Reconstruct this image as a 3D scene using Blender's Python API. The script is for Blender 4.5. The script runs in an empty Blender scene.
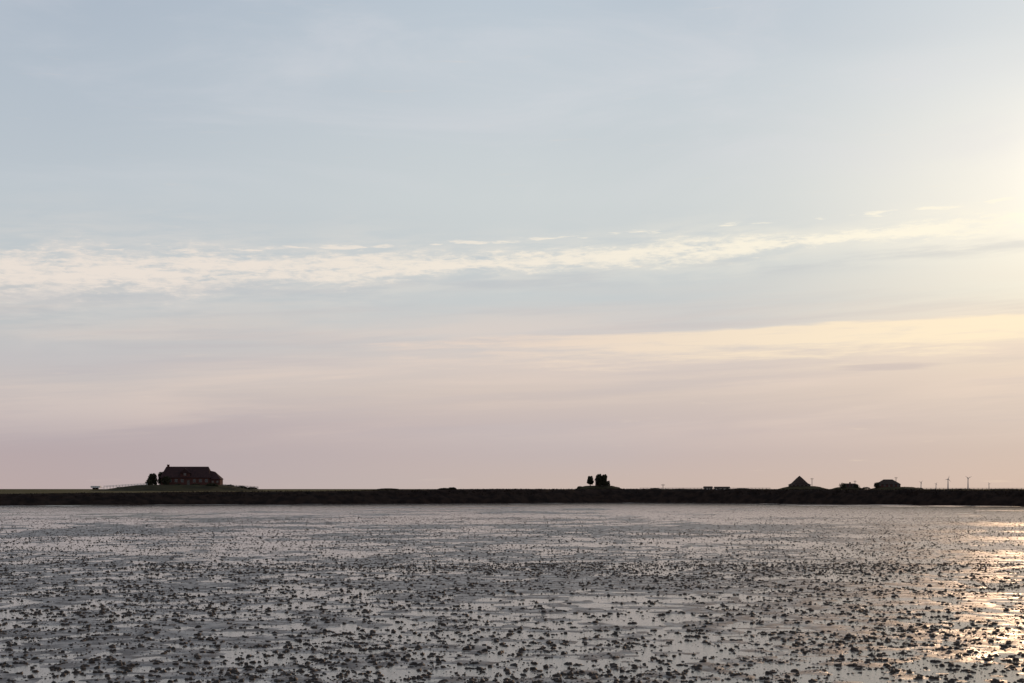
import bpy, math, random
import numpy as np
from mathutils import Vector
random.seed(4); rng=np.random.default_rng(7)
scene=bpy.context.scene
F=1422.0; CH=2.2
def WX(px,D): return (px-512)/F*D
def WZ(py,D): return CH+(489-py)/F*D
def lin(c):
    return tuple(((v/255)/12.92 if v/255<=0.04045 else ((v/255+0.055)/1.055)**2.4) for v in c)+(1.0,)

# ---------------------------------------------------------------- node expression helper
class E:
    def __init__(s,t,k): s.t=t; s.k=k
    def m(s,op,*a):
        n=s.t.nodes.new('ShaderNodeMath'); n.operation=op
        for i,v in enumerate((s,)+a):
            if isinstance(v,E): s.t.links.new(v.k,n.inputs[i])
            else: n.inputs[i].default_value=v
        return E(s.t,n.outputs[0])
    def __add__(s,o): return s.m('ADD',o)
    def __radd__(s,o): return s.m('ADD',o)
    def __sub__(s,o): return s.m('SUBTRACT',o)
    def __rsub__(s,o): return (s*-1.0)+o
    def __mul__(s,o): return s.m('MULTIPLY',o)
    def __rmul__(s,o): return s.m('MULTIPLY',o)
    def __truediv__(s,o): return s.m('DIVIDE',o)
def sstep(e,a,b,lo=0.0,hi=1.0):
    n=e.t.nodes.new('ShaderNodeMapRange'); n.interpolation_type='SMOOTHSTEP'
    e.t.links.new(e.k,n.inputs[0])
    for i,v in enumerate((a,b,lo,hi)): n.inputs[i+1].default_value=v
    return E(e.t,n.outputs[0])
def gauss(e,c,w):
    d=(e-c)/w
    return (d*d*-1.0).m('EXPONENT')
def comb(t,a,b,c=0.0):
    n=t.nodes.new('ShaderNodeCombineXYZ')
    for i,v in enumerate((a,b,c)):
        if isinstance(v,E): t.links.new(v.k,n.inputs[i])
        else: n.inputs[i].default_value=v
    return n.outputs[0]
def noise(t,vec,scale=1.0,detail=4,rough=0.55,dist=0.0):
    n=t.nodes.new('ShaderNodeTexNoise'); n.inputs['Scale'].default_value=scale
    n.inputs['Detail'].default_value=detail; n.inputs['Roughness'].default_value=rough
    n.inputs['Distortion'].default_value=dist
    t.links.new(vec,n.inputs['Vector']); return E(t,n.outputs['Fac'])
def mix(t,f,a,b):
    n=t.nodes.new('ShaderNodeMix'); n.data_type='RGBA'
    if isinstance(f,E): t.links.new(f.k,n.inputs[0])
    else: n.inputs[0].default_value=f
    for i,v in ((6,a),(7,b)):
        if isinstance(v,tuple): n.inputs[i].default_value=v
        else: t.links.new(v,n.inputs[i])
    return n.outputs[2]
def ramp(t,f,stops):
    n=t.nodes.new('ShaderNodeValToRGB'); cr=n.color_ramp
    while len(cr.elements)>1: cr.elements.remove(cr.elements[-1])
    cr.elements[0].position=stops[0][0]; cr.elements[0].color=stops[0][1]
    for p,c in stops[1:]:
        e=cr.elements.new(p); e.color=c
    t.links.new(f.k,n.inputs[0]); return n.outputs[0]

# ---------------------------------------------------------------- world
SUN_EL=math.radians(11.5); SUN_AZ=math.radians(23.5)
S=Vector((math.sin(SUN_AZ)*math.cos(SUN_EL),math.cos(SUN_AZ)*math.cos(SUN_EL),math.sin(SUN_EL)))
w=bpy.data.worlds.new("sky"); scene.world=w; w.use_nodes=True
try:
    w.cycles.sampling_method='MANUAL'; w.cycles.sample_map_resolution=256
except Exception: pass
t=w.node_tree; t.nodes.clear()
tc=t.nodes.new('ShaderNodeTexCoord'); sp=t.nodes.new('ShaderNodeSeparateXYZ'); t.links.new(tc.outputs['Generated'],sp.inputs[0])
X,Y,Z=[E(t,sp.outputs[i]) for i in range(3)]
T=Z/((X*X+Y*Y).m('SQRT').m('MAXIMUM',0.001)); AZ=X.m('ARCTAN2',Y)
fT=T/0.5
def stops(l): 
    o=[]
    for y,c in sorted(l,key=lambda a:-a[0]): o.append((max(0,min(1,((489-y)/F)/0.5)),lin(c)))
    return o
L=ramp(t,fT,stops([(-200,(140,160,184)),(0,(173,185,199)),(100,(184,194,204)),(200,(192,200,206)),(270,(194,200,203)),(330,(191,194,196)),(365,(196,192,193)),(392,(201,191,188)),(425,(185,173,176)),(455,(183,168,170)),(487,(186,169,168))]))
C=ramp(t,fT,stops([(-200,(160,178,198)),(0,(190,201,211)),(100,(199,207,213)),(200,(205,211,212)),(300,(199,204,205)),(335,(207,203,201)),(365,(214,201,194)),(395,(209,194,186)),(430,(195,181,180)),(455,(193,178,176)),(487,(196,179,172))]))
R=ramp(t,fT,stops([(-200,(185,198,210)),(0,(216,222,226)),(100,(232,233,230)),(180,(250,245,233)),(240,(253,246,230)),(300,(243,236,218)),(345,(241,225,202)),(380,(226,208,192)),(420,(205,191,183)),(455,(199,183,175)),(487,(200,181,171))]))
f1=sstep(AZ,-0.33,0.04); c1=mix(t,f1,L,C)
f2=sstep(AZ,0.03,0.40); f2=f2.m('POWER',1.8)*sstep(AZ,0.5,1.2,1,0)
base=mix(t,f2,c1,R)
w1=T-0.050*AZ
st=noise(t,comb(t,AZ*2.8,w1*42.0,0.3),1.0,5,0.6,0.3)
col=mix(t,sstep(st,0.40,0.66)*sstep(T,0.02,0.06)*sstep(T,0.10,0.16,1,0)*0.42,base,lin((232,212,198)))
st2=noise(t,comb(t,AZ*5.0,w1*90.0,8.3),1.0,4,0.6,0.2)
col=mix(t,sstep(st2,0.46,0.68)*sstep(T,0.03,0.05)*sstep(T,0.11,0.15,1,0)*0.25,col,lin((188,180,184)))
hi=noise(t,comb(t,AZ*4.5+T*3.0,T*15.0-AZ*1.0,2.0),1.0,6,0.6,0.6)
col=mix(t,sstep(hi,0.46,0.72)*sstep(T,0.17,0.25)*0.28,col,lin((224,222,226)))
hi2=noise(t,comb(t,AZ*2.0,T*9.0,7.0),1.0,2,0.5,0.2)
col=mix(t,sstep(hi2,0.45,0.7)*0.14,col,lin((165,178,194)))
cc=mix(t,sstep(AZ,-0.30,0.34),lin((238,226,215)),lin((255,247,226)))
# band one: mottled altocumulus
lo=noise(t,comb(t,AZ*7.0,w1*12.0,4.0),1.0,3)
lo2=noise(t,comb(t,AZ*14.0,2.5,4.7),1.0,2)
n1=noise(t,comb(t,AZ*80.0+T*70.0,w1*300.0,1.0),1.0,4,0.68,0.3)
n1b=noise(t,comb(t,AZ*20.0,w1*130.0,3.0),1.0,5,0.6,0.2)
wid=(AZ*-0.018+0.0090).m('MAXIMUM',0.0055)*(lo2*1.6+0.25)
b=(w1-0.1605+(lo-0.5)*0.010)/wid
env=(b*b*-1.0).m('EXPONENT')
m1=sstep(env*0.85+(n1-0.5)*2.0+(n1b-0.5)*1.5,0.22,1.0)*sstep(env,0.02,0.3)
halo=(b*b*-0.25).m('EXPONENT')
col=mix(t,halo*sstep(n1b,0.3,0.62)*0.42,col,cc)
col=mix(t,m1*0.85,col,cc)
ub=gauss(w1,0.145,0.006)*sstep(noise(t,comb(t,AZ*12.0,w1*100.0,6.0),1.0,4),0.42,0.62)
col=mix(t,ub*0.40,col,lin((186,190,196)))
fn=noise(t,comb(t,AZ*38.0,T*240.0,9.0),1.0,4,0.55,0.1)
fenv=gauss(w1,0.1750,0.0050)
col=mix(t,sstep(fn*fenv,0.49,0.62)*0.75,col,cc)
# band two: wide cream stratus
w2=T-0.028*AZ
cream=mix(t,sstep(AZ,-0.1,0.34),lin((232,212,198)),lin((255,236,204)))
n2=noise(t,comb(t,AZ*16.0+T*20.0,w2*190.0,5.0),1.0,6,0.64,0.3)
d2=(w2-0.105+(lo-0.5)*0.010)
e2=sstep(d2,0.005,-0.0005)*sstep(d2,-0.036,-0.002)*sstep(AZ,-0.20,0.12)
col=mix(t,sstep(e2*0.95+(n2-0.5)*1.7,0.18,0.98)*0.85,col,cream)
ds=noise(t,comb(t,AZ*9.0,T*200.0,11.0),1.0,3,0.5)
de=gauss(T,0.083,0.004)*gauss(AZ,0.26,0.07)
col=mix(t,sstep(de*ds,0.30,0.50)*0.6,col,lin((198,186,184)))
# solar aureole (sun just out of frame)
dotn=t.nodes.new('ShaderNodeVectorMath'); dotn.operation='DOT_PRODUCT'
t.links.new(tc.outputs['Generated'],dotn.inputs[0]); dotn.inputs[1].default_value=S
g=E(t,dotn.outputs['Value']).m('MAXIMUM',0.0)
au=g.m('POWER',900.0)*0.30
auc=t.nodes.new('ShaderNodeVectorMath'); auc.operation='SCALE'; auc.inputs[0].default_value=(1.0,0.86,0.62); t.links.new(au.k,auc.inputs['Scale'])
sky=t.nodes.new('ShaderNodeTexSky'); sky.sky_type='NISHITA'; sky.sun_disc=False
sky.sun_elevation=SUN_EL; sky.sun_rotation=SUN_AZ
nm=t.nodes.new('ShaderNodeVectorMath'); nm.operation='SCALE'; nm.inputs['Scale'].default_value=0.03
t.links.new(sky.outputs[0],nm.inputs[0])
bgN=t.nodes.new('ShaderNodeBackground'); bgN.inputs[1].default_value=0.05; t.links.new(nm.outputs[0],bgN.inputs[0])
ad=t.nodes.new('ShaderNodeVectorMath'); ad.operation='ADD'
t.links.new(col,ad.inputs[0]); t.links.new(auc.outputs[0],ad.inputs[1])
bg=t.nodes.new('ShaderNodeBackground'); bg.inputs[1].default_value=0.98; t.links.new(ad.outputs[0],bg.inputs[0])
ash=t.nodes.new('ShaderNodeAddShader'); t.links.new(bg.outputs[0],ash.inputs[0]); t.links.new(bgN.outputs[0],ash.inputs[1])
out=t.nodes.new('ShaderNodeOutputWorld'); t.links.new(ash.outputs[0],out.inputs[0])

sl=bpy.data.lights.new("sun",'SUN'); sl.energy=1.5; sl.angle=math.radians(0.6); sl.color=(1.0,0.64,0.38)
so=bpy.data.objects.new("sun",sl); scene.collection.objects.link(so); so.rotation_euler=(-S).to_track_quat('-Z','Y').to_euler()

# ---------------------------------------------------------------- materials
def mat(name,c1,c2=None,scale=1.0,rough=0.8,bump=0.0,bscale=None,spec=0.3,rough2=None,bdist=0.02,detail=4,algae=False):
    m=bpy.data.materials.new(name); m.use_nodes=True; t=m.node_tree
    b=t.nodes['Principled BSDF']; b.inputs['Specular IOR Level'].default_value=spec
    g=t.nodes.new('ShaderNodeNewGeometry'); P=g.outputs['Position']
    n=noise(t,P,scale,detail,0.6)
    c=mix(t,sstep(n,0.35,0.65),tuple(c1)+(1,),tuple(c2 or c1)+(1,))
    if algae:
        s=t.nodes.new('ShaderNodeSeparateXYZ'); t.links.new(P,s.inputs[0])
        px=E(t,s.outputs[0]); py=E(t,s.outputs[1])
        al=sstep(px/(py.m('MAXIMUM',5.0)),-0.12,-0.33)*sstep(py,70.0,120.0)*sstep(noise(t,P,0.09,4),0.38,0.55)
        c=mix(t,al*0.85,c,(0.120,0.085,0.030,1))
    t.links.new(c,b.inputs['Base Color'])
    if rough2 is not None: t.links.new(sstep(n,0.35,0.65,rough,rough2).k,b.inputs['Roughness'])
    else: b.inputs['Roughness'].default_value=rough
    if bump>0:
        bn=t.nodes.new('ShaderNodeBump'); bn.inputs['Strength'].default_value=bump; bn.inputs['Distance'].default_value=bdist
        t.links.new(noise(t,P,bscale or scale*4,4,0.65).k,bn.inputs['Height']); t.links.new(bn.outputs[0],b.inputs['Normal'])
    return m
M_mud=mat("wet_mud",(0.150,0.108,0.082),(0.065,0.048,0.039),2.6,0.30,0.9,30,0.45,rough2=0.60,bdist=0.012,algae=True)
M_cast=mat("worm_cast_mud",(0.055,0.038,0.029),(0.026,0.019,0.016),6,0.65,0.5,60,0.2,bdist=0.01)
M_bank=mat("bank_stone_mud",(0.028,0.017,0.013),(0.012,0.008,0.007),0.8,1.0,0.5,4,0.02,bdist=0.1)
M_marsh=mat("salt_marsh_grass",(0.085,0.062,0.026),(0.055,0.046,0.020),0.05,1.0,0.3,1,0.02)
M_terp=mat("terp_grass",(0.050,0.038,0.020),(0.028,0.023,0.014),0.2,1.0,0.3,2,0.02)
M_grass=mat("sea_grass",(0.026,0.016,0.011),(0.013,0.009,0.007),1,1.0,spec=0.02)
M_brick=mat("red_brick",(0.085,0.034,0.028),(0.055,0.024,0.021),3,0.9,spec=0.05)
M_roof=mat("roof_tile",(0.044,0.021,0.020),(0.028,0.015,0.015),1.5,0.9,spec=0.05)
M_thatch=mat("thatch",(0.056,0.037,0.030),(0.036,0.025,0.021),1.5,0.95,spec=0.03)
M_white=mat("white_paint",(0.55,0.52,0.50),(0.45,0.43,0.41),2,0.6)
M_frame=mat("weathered_frame",(0.14,0.11,0.10),(0.10,0.08,0.075),2,0.7)
M_glass=mat("window_glass",(0.03,0.035,0.04),None,1,0.2,spec=0.5)
M_wood=mat("weathered_wood",(0.10,0.085,0.075),(0.06,0.05,0.045),3,0.9)
M_bark=mat("bark",(0.04,0.03,0.025),(0.025,0.02,0.018),4,0.95)
M_leaf=mat("foliage",(0.040,0.036,0.020),(0.022,0.020,0.013),0.7,0.95,spec=0.03)
M_turb=mat("turbine_haze_grey",(0.26,0.24,0.25),None,1,0.6)  # pale grey has the distance haze put into the turbine colour
M_water=bpy.data.materials.new("tidal_water"); M_water.use_nodes=True; t=M_water.node_tree
b=t.nodes['Principled BSDF']; b.inputs['Base Color'].default_value=(0.095,0.072,0.060,1); b.inputs['Roughness'].default_value=0.10
b.inputs['Specular IOR Level'].default_value=0.5; b.inputs['IOR'].default_value=1.33
g=t.nodes.new('ShaderNodeNewGeometry'); bn=t.nodes.new('ShaderNodeBump'); bn.inputs['Strength'].default_value=0.5; bn.inputs['Distance'].default_value=0.008
t.links.new(noise(t,g.outputs['Position'],18,4,0.65).k,bn.inputs['Height']); t.links.new(bn.outputs[0],b.inputs['Normal'])

# ---------------------------------------------------------------- mesh helpers
def mk(name,verts,faces,m,parent=None,smooth=False):
    me=bpy.data.meshes.new(name)
    me.from_pydata([tuple(v) for v in verts],[],[tuple(f) for f in faces]); me.update()
    me.materials.append(m)
    if smooth: me.polygons.foreach_set('use_smooth',[True]*len(me.polygons))
    o=bpy.data.objects.new(name,me); scene.collection.objects.link(o)
    if parent: o.parent=parent
    return o
def mknp(name,V,Fc,m,smooth=True,parent=None):
    me=bpy.data.meshes.new(name); k=Fc.shape[1]
    me.vertices.add(len(V)); me.vertices.foreach_set('co',V.astype(np.float32).ravel())
    me.loops.add(Fc.size); me.loops.foreach_set('vertex_index',Fc.astype(np.int32).ravel())
    me.polygons.add(len(Fc)); me.polygons.foreach_set('loop_start',np.arange(0,Fc.size,k,dtype=np.int32))
    me.polygons.foreach_set('use_smooth',np.full(len(Fc),smooth)); me.update(calc_edges=True); me.validate()
    me.materials.append(m)
    o=bpy.data.objects.new(name,me); scene.collection.objects.link(o)
    if parent: o.parent=parent
    return o
def empty(name,loc,rz=0):
    e=bpy.data.objects.new(name,None); scene.collection.objects.link(e); e.location=loc; e.rotation_euler=(0,0,rz); return e
def box(V,Fs,x0,x1,y0,y1,z0,z1):
    i=len(V)
    V+=[(x0,y0,z0),(x1,y0,z0),(x1,y1,z0),(x0,y1,z0),(x0,y0,z1),(x1,y0,z1),(x1,y1,z1),(x0,y1,z1)]
    Fs+=[(i,i+3,i+2,i+1),(i+4,i+5,i+6,i+7),(i,i+1,i+5,i+4),(i+1,i+2,i+6,i+5),(i+2,i+3,i+7,i+6),(i+3,i,i+4,i+7)]

def h2(ix,iy,s):
    n=(ix.astype(np.int64)*374761393+iy.astype(np.int64)*668265263+s*2147483647)&0xffffffff
    n=((n^(n>>13))*1274126177)&0xffffffff
    n=n^(n>>16)
    return (n&0xffff)/32767.5-1
def vn(x,y,s):
    ix=np.floor(x); iy=np.floor(y); fx=x-ix; fy=y-iy
    fx=fx*fx*fx*(fx*(fx*6-15)+10); fy=fy*fy*fy*(fy*(fy*6-15)+10)
    a=h2(ix,iy,s); b_=h2(ix+1,iy,s); c=h2(ix,iy+1,s); d=h2(ix+1,iy+1,s)
    return (a*(1-fx)+b_*fx)*(1-fy)+(c*(1-fx)+d*fx)*fy
def H(x,y):
    d=np.maximum(y,1.0); sp_=0.0035*d
    h=np.zeros_like(x)
    for wl,a,s in ((34,.005,1),(9,.005,2),(3.1,.006,3),(1.15,.006,4),(.47,.012,5),(.2,.011,6),(.09,.006,8)):
        fade=np.clip((wl/sp_-1.5)/1.5,0,1)
        c_,s_=math.cos(s*1.3),math.sin(s*1.3)
        h+=a*fade*vn((x*c_-y*s_)/wl,(x*s_+y*c_)/wl,s)
    k=np.clip((d-75)/60,0,1); k=k*k*(3-2*k)
    return h+0.0005-0.0045*k

# ---------------------------------------------------------------- ground + mudflat + water
mk("ground",[(-30000,-3000,-0.12),(30000,-3000,-0.12),(30000,40000,-0.12),(-30000,40000,-0.12)],[(0,1,2,3)],M_mud)
rows=1300; cols=860
dr=9.0*np.exp(np.linspace(0,math.log(300/9.0),rows)); u=np.linspace(-0.6,0.6,cols)
YY=np.repeat(dr,cols); XX=(dr[:,None]*u[None,:]).ravel()
ZZ=H(XX,YY)
V=np.stack([XX,YY,ZZ],1)
ii=(np.arange(rows-1)[:,None]*cols+np.arange(cols-1)[None,:]).ravel()
mknp("mudflat",V,np.stack([ii,ii+1,ii+cols+1,ii+cols],1),M_mud)
mk("tidal_water",[(-900,-200,0),(900,-200,0),(900,420,0),(-900,420,0)],[(0,1,2,3)],M_water)

def ico(sub):
    import bmesh
    bm=bmesh.new(); bmesh.ops.create_icosphere(bm,subdivisions=sub,radius=1)
    v=np.array([p.co[:] for p in bm.verts]); f=np.array([[q.index for q in p.verts] for p in bm.faces]); bm.free(); return v,f
def casts(n,d0,d1,sub,smin,smax,clus,pw=2.4):
    v0,f0=ico(sub); var=[]
    for k in range(14):
        r=1+0.42*vn(v0[:,0]*1.7+k*9,v0[:,1]*1.7+v0[:,2]*2.3,40+k)+0.25*vn(v0[:,0]*4+k*5,v0[:,1]*4-v0[:,2]*3.7,60+k)
        q=v0*r[:,None]; q[:,2]=np.maximum(q[:,2],-0.35); var.append(q)
    var=np.array(var)
    d=rng.uniform(d0,d1,n*3); x=d*rng.uniform(-0.45,0.45,n*3)
    dens=0.62+0.30*vn(x/2.3,d/2.3,21)+0.30*vn(x/.8,d/.8,22)+0.25*vn(x/9,d/14,23)
    h=H(x,d)
    keep=(rng.random(n*3)<np.clip(dens,0.10,1))&(h>-0.025)
    x=x[keep][:n]; d=d[keep][:n]; h=h[keep][:n]
    if clus:
        k=len(x); e=rng.random(k)<0.35
        x=np.concatenate([x,x[e]+rng.normal(0,.035,e.sum()),x[e]+rng.normal(0,.04,e.sum())]); d=np.concatenate([d,d[e]+rng.normal(0,.04,e.sum()),d[e]+rng.normal(0,.04,e.sum())]); h=H(x,d)
    k=len(x); s=smin+(smax-smin)*rng.random(k)**pw
    a=rng.uniform(0,6.283,k); ca,sa=np.cos(a),np.sin(a)
    q=var[rng.integers(0,14,k)]
    sx=s*rng.uniform(.8,1.35,k); sy=s*rng.uniform(.7,1.1,k); sz=s*rng.uniform(.45,.95,k)
    qx=q[:,:,0]*sx[:,None]; qy=q[:,:,1]*sy[:,None]; qz=q[:,:,2]*sz[:,None]
    Vx=qx*ca[:,None]-qy*sa[:,None]+x[:,None]; Vy=qx*sa[:,None]+qy*ca[:,None]+d[:,None]; Vz=qz+np.maximum(h,-.004)[:,None]+0.1*sz[:,None]
    Vv=np.stack([Vx,Vy,Vz],2).reshape(-1,3)
    Fv=(f0[None]+np.arange(k)[:,None,None]*len(v0)).reshape(-1,3)
    return Vv,Fv
parts=[casts(14500,9,42,2,.013,.040,True,2.0),casts(65000,9,55,1,.006,.016,False),casts(34000,38,110,1,.016,.044,False),casts(9000,100,225,1,.03,.055,False)]
off=0; VV=[];FF=[]
for a_,b_ in parts: VV.append(a_); FF.append(b_+off); off+=len(a_)
mknp("worm_casts",np.concatenate(VV),np.concatenate(FF),M_cast,smooth=True)

# ---------------------------------------------------------------- marsh island with bank
xs=np.concatenate([np.linspace(-6000,-260,60),np.linspace(-255,255,1500),np.linspace(260,6000,60)])
def shore(x):
    s=np.interp(x,[-400,-70,-20,20,40,70,400],[170,190,214,232,220,180,150])
    return s+1.5*vn(x/14,x*0,31)+.5*vn(x/2.2,x*0,32)
def topz(x): return np.interp(x,[-400,-72,-34,-5,15,70,400],[1.5,1.50,1.82,2.12,2.14,2.02,1.9])+0.03*vn(x/6,x*0,33)
sy=shore(xs); tz=topz(xs)
rowsM=[]
for fr in (0,.12,.24,.36,.48,.6,.72,.84,1.0):
    z=-0.15+(tz+0.15)*fr**0.8+(0.09*vn(xs/.8,xs*0+fr*40,34)+.05*vn(xs/.3,xs*0+fr*90,35))*(fr<1)
    rowsM.append(np.stack([xs,sy+4.5*fr+.3*vn(xs/.9,xs*0+fr*30,36),z],1))
for dist,zf in ((8,1),(20,1),(50,1),(100,.99),(200,.97),(400,.93),(900,.88),(2500,.85),(9000,.85),(30000,.85)):
    yy=sy+dist if dist<1000 else np.full_like(xs,dist)
    sc=1.0 if dist<1000 else dist/900
    rowsM.append(np.stack([xs*sc,yy,tz*zf+(0.04*vn(xs/5,yy/5,37) if dist<60 else 0)],1))
V=np.concatenate(rowsM); nc=len(xs); nr=len(rowsM)
ii=(np.arange(nr-1)[:,None]*nc+np.arange(nc-1)[None,:]).ravel()
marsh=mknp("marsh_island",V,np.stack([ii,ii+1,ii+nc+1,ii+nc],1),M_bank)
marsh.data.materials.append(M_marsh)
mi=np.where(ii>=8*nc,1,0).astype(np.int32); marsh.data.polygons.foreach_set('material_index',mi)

n=42000; gx=rng.uniform(-160,160,n); gy=shore(gx)+rng.uniform(2.5,14,n)
keep=rng.random(n)<np.clip(.55+.6*vn(gx/7,gy/9,41)+.3*vn(gx/1.5,gy/2,42),.05,1)*np.interp(gx,[-60,-25],[.3,1]); gx=gx[keep];gy=gy[keep]; n=len(gx)
gz=topz(gx)*np.clip((gy-shore(gx))/4.5,0,1)**.8-0.05
hh=(.06+.20*rng.random(n)**2)*np.interp(gx,[-70,-30,20],[.5,.8,.8]); wd=rng.uniform(.04,.13,n); le=rng.normal(0,.08,n)
Vg=np.stack([np.stack([gx-wd,gy,gz],1),np.stack([gx+wd,gy,gz],1),np.stack([gx+le,gy+le,gz+hh+.05],1)],1).reshape(-1,3)
mknp("sea_grass_fringe",Vg,np.arange(3*n).reshape(-1,3),M_grass,smooth=False)

def terp(px0,px1,ytop,D,flat=.45,skew=0.0,depth=None):
    x0,x1=WX(px0,D),WX(px1,D); cx=(x0+x1)/2; rx=(x1-x0)/2; ry=depth or rx*.8; zt=WZ(ytop,D); zb=1.5
    V=[];Fs=[]; nr_,na=16,64
    for i in range(nr_+1):
        r=i/nr_
        hgt=1-(max(0,(r-flat)/(1-flat))); hgt=hgt*hgt*(3-2*hgt)
        for j in range(na):
            a=j/na*2*math.pi
            V.append((cx+rx*r*math.cos(a)+skew*rx*(1-r),D+ry*r*math.sin(a),zb+(zt-zb)*hgt+ (random.uniform(-.12,.12) if 0<r<1 else 0)-(0.3 if i==nr_ else 0)))
    for i in range(nr_):
        for j in range(na):
            a_=i*na+j; b_=i*na+(j+1)%na; Fs.append((a_,a_+na,b_+na,b_))
    return mk("terp_mound",V,Fs,M_terp,smooth=True)
terp(88,268,485.0,600,.42,.12)
terp(568,630,485.8,700,.35)
terp(770,836,486.2,900,.30)
terp(826,870,487.2,950,.4)
terp(862,930,487.0,900,.4)

# ---------------------------------------------------------------- buildings
def house(name,loc,Lx,Dy,wall,ridge,hip,rz=0,mw=M_brick,mr=M_roof,chim=((.3,),),win=5):
    e=empty(name,loc,rz); hx,hy=Lx/2,Dy/2
    V=[];Fs=[]; box(V,Fs,-hx,hx,-hy,hy,-.6,wall)
    if hip<=0:
        i=len(V); V+=[(-hx,-hy,wall),(-hx,hy,wall),(-hx,0,ridge-.15),(hx,-hy,wall),(hx,hy,wall),(hx,0,ridge-.15)]
        Fs+=[(i,i+2,i+1),(i+3,i+4,i+5)]
    mk("walls",V,Fs,mw,e)
    o=.45; k=hip*hy; zo=wall-.25
    V=[(-hx-o,-hy-o,zo),(hx+o,-hy-o,zo),(hx+o,hy+o,zo),(-hx-o,hy+o,zo),(-hx-o+k,0,ridge),(hx+o-k,0,ridge)]
    Fs=[(0,1,5,4),(2,3,4,5),(1,2,5),(3,0,4),(0,3,2,1)]
    if hip<=0: Fs=[(0,1,5,4),(2,3,4,5)]
    r=mk("roof",V,Fs,mr,e)
    if hip<=0:
        md=r.modifiers.new("thick",'SOLIDIFY'); md.thickness=.2; md.offset=1
    Vf=[];Ff=[];Vg=[];Fg=[]
    for s in (-1,1):
        for j in range(win):
            cx=-hx+Lx*(j+.5)/win
            if s==-1 and j==win//2: continue
            ww,wh=.5,.6; zc=wall*.55; y0=s*(hy+.03)
            if wall<1.8: wh=.35
            box(Vf,Ff,cx-ww-.08,cx+ww+.08,min(y0,y0+.06*s),max(y0,y0+.06*s),zc-wh-.08,zc+wh+.08)
            y1=s*(hy+.095); box(Vg,Fg,cx-ww,cx-.04,min(y1,y1+.03*s),max(y1,y1+.03*s),zc-wh,zc+wh)
            box(Vg,Fg,cx+.04,cx+ww,min(y1,y1+.03*s),max(y1,y1+.03*s),zc-wh,zc+wh)
    for s in (-1,1):
        for cy in (-hy*.45,hy*.45):
            wh=.6 if wall>=1.8 else .35
            x0=s*(hx+.03); box(Vf,Ff,min(x0,x0+.06*s),max(x0,x0+.06*s),cy-.6,cy+.6,wall*.55-wh-.1,wall*.55+wh+.1)
            x1=s*(hx+.095); box(Vg,Fg,min(x1,x1+.03*s),max(x1,x1+.03*s),cy-.5,cy+.5,wall*.55-wh,wall*.55+wh)
    mk("window_frames",Vf,Ff,M_frame,e); mk("window_panes",Vg,Fg,M_glass,e)
    V=[];Fs=[]; cx=-hx+Lx*(win//2+.5)/win; box(V,Fs,cx-.55,cx+.55,-hy-.08,-hy-.01,0,min(2.1,wall-.3)); mk("door",V,Fs,M_wood,e)
    V=[];Fs=[]
    for (fx,) in chim:
        cx=-hx+Lx*fx; box(V,Fs,cx-.45,cx+.45,-.4,.4,ridge-1.2,ridge+.7); box(V,Fs,cx-.52,cx+.52,-.47,.47,ridge+.703,ridge+.85)
    if V: mk("chimney",V,Fs,mw,e)
    return e
D=600
zb=WZ(485.0,D)-.1
e=house("farmhouse",(WX(187.5,D),D,zb),20.0,11,3.4,WZ(466.6,D)-zb,.30,rz=.06,chim=((.10,),),win=8)
V=[];Fs=[]; box(V,Fs,10.01,14.2,-4.6,4.2,-.6,2.7); mk("wing_walls",V,Fs,M_brick,e)
V=[(9.3,-5,2.5),(14.6,-5,2.5),(14.6,4.6,2.5),(9.3,4.6,2.5),(8.6,-.2,6.4),(11.6,-.2,5.7)]
mk("wing_roof",V,[(0,1,5,4),(2,3,4,5),(1,2,5),(3,0,4),(0,3,2,1)],M_roof,e)
V=[];Fs=[]
for cx in (11.2,13.2): box(V,Fs,cx-.4,cx+.4,-4.68,-4.61,1.0,1.9)
mk("wing_windows",V,Fs,M_frame,e)
V=[];Fs=[]; box(V,Fs,-2.0,1.8,-5.5,-2.4,3.4,5.2); mk("gable_dormer_walls",V,Fs,M_brick,e)
mk("gable_dormer_roof",[(-2.4,-5.9,5.0),(2.2,-5.9,5.0),(-.1,-5.9,7.0),(-2.4,-1.5,5.0),(2.2,-1.5,5.0),(-.1,-1.5,7.0)],[(0,1,2),(0,2,5,3),(1,4,5,2)],M_roof,e)
V=[];Fs=[]; box(V,Fs,-.6,.4,-5.98,-5.91,4.0,5.0); mk("dormer_window",V,Fs,M_frame,e)

D=700; zb=WZ(485.8,D)-.1
house("brick_house",(WX(601,D),D+3,zb),4.6,5.0,3.0,WZ(475.6,D)-zb,.3,rz=.1,chim=(),win=3)
D=900; zb=WZ(486.2,D)-.1
e=house("thatched_farmhouse",(WX(799.5,D),D,zb),11,11,1.2,WZ(481.0,D)-zb,.7,rz=.1,mr=M_thatch,mw=M_thatch,chim=(),win=4)
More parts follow.
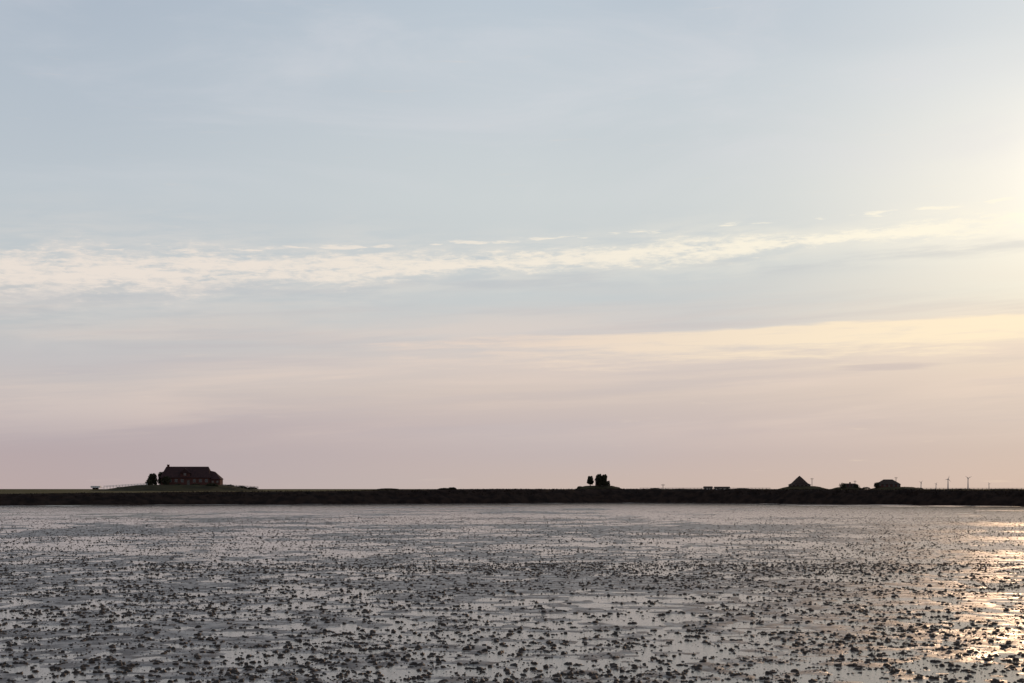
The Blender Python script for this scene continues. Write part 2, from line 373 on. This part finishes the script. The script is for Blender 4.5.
# steep upper pyramid of the thatched roof
zt=WZ(475.8,D)-zb; z1=1.9; q=4.2
mk("steep_roof",[(-q,-q,z1),(q,-q,z1),(q,q,z1),(-q,q,z1),(-1.5,-1.5,z1+(zt-z1)*.68),(1.5,-1.5,z1+(zt-z1)*.68),(1.5,1.5,z1+(zt-z1)*.68),(-1.5,1.5,z1+(zt-z1)*.68),(-.15,0,zt),(.15,0,zt)],
   [(0,1,5,4),(1,2,6,5),(2,3,7,6),(3,0,4,7),(4,5,9,8),(6,7,8,9),(5,6,9),(7,4,8)],M_thatch,e)
D=950; zb=WZ(487.2,D)-.1
house("cottage",(WX(850,D),D,zb),9,7,2.0,WZ(483.4,D)-zb,.5,mr=M_thatch,chim=((.5,),),win=4)
D=900; zb=WZ(487.0,D)-.1
house("thatched_barn",(WX(888,D),D,zb),14,9,2.0,WZ(479.4,D)-zb,1.05,rz=-.1,mr=M_thatch,chim=(),win=5)
house("white_hut",(WX(708,1100),1100,1.75),6,5,1.4,2.3,0,mw=M_white,mr=M_thatch,chim=(),win=3)
house("white_hut",(WX(722,1100),1100,1.75),11,5,1.3,2.1,0,mw=M_white,mr=M_thatch,chim=(),win=3)

# ---------------------------------------------------------------- trees
def tree(name,px,ybase,ytop,wpx,D,n=3600,dy=0,leaf=.36,low=.16):
    x=WX(px,D); zb=WZ(ybase,D)-.2; hgt=WZ(ytop,D)-zb; R_=wpx/F*D/2
    e=empty(name,(x,D+dy,zb)); V=[];Fs=[]
    def limb(p,q,r0,r1):
        d=(q-p).normalized(); a=d.orthogonal().normalized(); c=d.cross(a); i=len(V)
        for pt,r in ((p,r0),(q,r1)):
            for j in range(7):
                an=j/7*6.283; V.append(tuple(pt+(a*math.cos(an)+c*math.sin(an))*r))
        for j in range(7): Fs.append((i+j,i+(j+1)%7,i+7+(j+1)%7,i+7+j))
    top=Vector((random.uniform(-.1,.1)*R_,0,hgt*.55)); limb(Vector((0,0,-.3)),top,hgt*.035,hgt*.02)
    lobes=[]; NL=22
    for k in range(NL):
        f=(k+.5)/NL; a=k*2.4+random.uniform(-.4,.4); zf=low+f*(.88-low)
        prof=math.sqrt(max(.05,1-((f-.45)/.62)**2))     # rounded crown silhouette
        rr=R_*random.uniform(.4,.7)*prof; c=Vector((rr*math.cos(a),rr*math.sin(a),hgt*zf))
        st_=Vector((0,0,hgt*zf*.5)); limb(st_,c,hgt*.014,hgt*.005); lobes.append((c,R_*random.uniform(.30,.42)*(.6+.4*prof)))
    mk("trunk_and_limbs",V,Fs,M_bark,e)
    P=[]
    for _ in range(n):
        c,r=random.choice(lobes); v=Vector([random.gauss(0,1) for _ in range(3)]).normalized()*r*random.random()**.45
        p=c+v; p.z=max(p.z,.1)
        a=Vector([random.gauss(0,1) for _ in range(3)]).normalized(); b_=a.orthogonal().normalized(); s=leaf*random.uniform(.5,1.2)
        P+= [p+a*s*.5,p+b_*s*.4,p-a*s*.5,p-b_*s*.4]
    A=np.array([tuple(q) for q in P]); mknp("leaves",A,np.arange(len(A)).reshape(-1,4),M_leaf,smooth=False,parent=e)
tree("deciduous_tree",152.8,486.6,473.0,12,598,n=4600); tree("deciduous_tree",160.3,486,470.8,11,603,dy=3,n=4600)
tree("deciduous_tree",166,486.2,475.5,10,590,n=2400); tree("deciduous_tree",148.8,487,479,7,592,n=1800)
tree("deciduous_tree",590.2,487,475.2,7.6,697,n=4200,low=.30); tree("deciduous_tree",599.2,486.5,472.9,8.5,694,n=5000); tree("deciduous_tree",604.2,486.5,473.4,8,694,n=5000); tree("deciduous_tree",608,487,480.5,5.5,698,n=1600)
tree("deciduous_tree",843,488,483.2,9,945,n=1300,leaf=.4); tree("deciduous_tree",856,488,485,8,945,n=900,leaf=.4)
tree("deciduous_tree",877,488,482.2,8,897,n=1400,leaf=.4)
P=[]
for px,yb,yt,wp,D in [(230,487.5,484.2,9,596),(241,488.3,485.6,12,596),(252,488.8,487,10,596),(212,486.3,482.5,12,588),(178,486.5,483.5,10,588),(196,486.5,483.5,12,588),(140,488,485.6,10,600),(120,488.5,486.8,8,600),(452,489.5,486.9,9,560),(445,489.5,487.8,14,560),(580,488.3,486,6,698),(616,488.5,486.6,8,698),(790,488.3,486.2,5,896),(808,488.3,485.8,5,896),(818,488.5,486.5,8,896),(866,488.7,486.8,8,900),(905,488.7,486.6,12,900),(918,489,487.4,10,900),(655,489.5,487.8,12,800),(742,489.5,488.0,18,900),(388,489.5,488.2,22,900),(960,489.8,488.4,30,1200),(1005,489.8,488.4,30,1200),(680,489.8,488.4,18,1200)]:
    x=WX(px,D); z0=WZ(yb,D); z1=WZ(yt,D); r=wp/F*D/2
    for _ in range(int(90*wp)):
        xx=random.uniform(-1,1); zz=random.random()**1.2*(1-xx*xx)**.5*random.uniform(.6,1)
        p=Vector((x+xx*r,D+random.uniform(-1,1)*r*.5,z0+(z1-z0)*zz)); a=Vector([random.gauss(0,1) for _ in range(3)]).normalized(); b_=a.orthogonal().normalized(); s=random.uniform(.2,.5)
        P+= [p+a*s*.5,p+b_*s*.4,p-a*s*.5,p-b_*s*.4]
A=np.array([tuple(q) for q in P]); mknp("shrubs",A,np.arange(len(A)).reshape(-1,4),M_leaf,smooth=False)

# ---------------------------------------------------------------- fences, poles, turbines
def fence(pts,nn,hgt,m,name="wooden_fence",th=.09):
    V=[];Fs=[]
    (x0,y0,z0),(x1,y1,z1)=pts
    e=empty(name,(0,0,0))
    for i in range(nn+1):
        f=i/nn; x=x0+(x1-x0)*f; y=y0+(y1-y0)*f; z=z0+(z1-z0)*f; box(V,Fs,x-th,x+th,y-th,y+th,z-.5,z+hgt)
    mk("posts",V,Fs,m,e)
    V=[]; Fs=[]
    for k in (.55,.92):
        i=len(V); a=hgt*k
        for (x,y,z) in pts:
            V+=[(x,y-th-.05,z+a-.06),(x,y-th-.01,z+a-.06),(x,y-th-.01,z+a+.06),(x,y-th-.05,z+a+.06)]
        Fs+=[(i+j,i+(j+1)%4,i+4+(j+1)%4,i+4+j) for j in range(4)]+[(i,i+1,i+2,i+3),(i+4,i+5,i+6,i+7)]
    mk("rails",V,Fs,m,e)
D=590
fence([(WX(104,D),D,WZ(488.2,D)),(WX(147,D),D,WZ(485.6,D))],14,1.0,M_white)
fence([(WX(222,D),D,WZ(486.6,D)),(WX(258,D),D,WZ(489,D))],10,1.0,M_wood)
fence([(WX(640,700),700,1.7),(WX(770,700),700,1.7)],36,1.1,M_wood)
fence([(WX(905,800),800,1.7),(WX(1060,800),800,1.7)],36,1.1,M_wood)
def trailer(px,D,z):
    e=empty("farm_trailer",(WX(px,D),D,z)); V=[];Fs=[]; box(V,Fs,-1.9,1.9,-1,1,.75,1.5); box(V,Fs,-2.0,2.0,-1.08,-1.003,1.25,1.4); box(V,Fs,1.903,3.1,-.06,.06,.7,.82); mk("bed",V,Fs,M_white,e)
    V=[];Fs=[]
    for cx in (-.8,.4):
        for cy in (-1.05,.85):
            i=len(V)
            for yy in (cy,cy+.2):
                for j in range(14): V.append((cx+.42*math.cos(j/14*6.283),yy,.42+.42*math.sin(j/14*6.283)))
            Fs+=[(i+j,i+(j+1)%14,i+14+(j+1)%14,i+14+j) for j in range(14)]+[tuple(range(i,i+14)),tuple(range(i+27,i+13,-1))]
    mk("wheels",V,Fs,M_bank,e)
trailer(96,590,WZ(489.6,590))
def pole(px,ytop,D):
    e=empty("utility_pole",(WX(px,D),D,1.6)); hgt=WZ(ytop,D)-1.6; V=[];Fs=[]; box(V,Fs,-.14,.14,-.14,.14,-.5,hgt); mk("post",V,Fs,M_wood,e)
    V=[];Fs=[]; box(V,Fs,-1.0,1.0,-.24,-.143,hgt-.7,hgt-.5)
    for q in (-.8,.8): box(V,Fs,q-.07,q+.07,-.23,-.15,hgt-.497,hgt-.25)
    mk("crossarm",V,Fs,M_wood,e)
pole(812,478,900); pole(896,477.0,920); pole(855,480.5,1000); pole(663,484,800)
def turbine(px,yhub,D,ph):
    hgt=WZ(yhub,D)-1.5; e=empty("wind_turbine",(WX(px,D),D,1.5)); V=[];Fs=[]
    for i,(z,r) in enumerate(((-1,2.4),(hgt*.5,1.8),(hgt,1.2))):
        for j in range(10): V.append((r*math.cos(j*.6283),r*math.sin(j*.6283),z))
    for i in range(2):
        for j in range(10): Fs.append((i*10+j,i*10+(j+1)%10,i*10+10+(j+1)%10,i*10+10+j))
    mk("tower",V,Fs,M_turb,e)
    V=[];Fs=[]; box(V,Fs,-1.4,1.4,-3,4,hgt+.02,hgt+2.6); mk("nacelle",V,Fs,M_turb,e)
    V=[];Fs=[]; Rb=hgt*.36
    for k in range(3):
        a=ph+k*2.0944; d=Vector((math.sin(a),0,math.cos(a))); s=Vector((math.cos(a),0,-math.sin(a))); c=Vector((0,-3.6,hgt+1.3)); i=len(V)
        for r,wd_ in ((.02,1.0),(.2,1.6),(1,.3)):
            for yy in (-.25,.25):
                V+= [tuple(c+d*Rb*r+s*wd_*.6+Vector((0,yy,0))),tuple(c+d*Rb*r-s*wd_*.6+Vector((0,yy,0)))]
        for q in (0,4): Fs+=[(i+q,i+q+1,i+q+5,i+q+4),(i+q+2,i+q+6,i+q+7,i+q+3),(i+q,i+q+4,i+q+6,i+q+2),(i+q+1,i+q+3,i+q+7,i+q+5)]
    mk("rotor_blades",V,Fs,M_turb,e)
turbine(948,479.5,5000,.3); turbine(968,478.5,5200,1.1); turbine(921,482.5,7000,.8); turbine(936,484,8000,.5); turbine(989,484,8000,1.6)

# ---------------------------------------------------------------- camera
cam=bpy.data.cameras.new("camera"); co=bpy.data.objects.new("camera",cam); scene.collection.objects.link(co)
co.location=(0,0,CH); co.rotation_euler=(math.pi/2,0,0); cam.sensor_width=36; cam.lens=F*36/1024; cam.shift_y=147.5/1024
cam.clip_start=.1; cam.clip_end=60000
scene.camera=co
scene.view_settings.view_transform='Standard'; scene.view_settings.look='None'; scene.view_settings.exposure=0; scene.view_settings.gamma=1
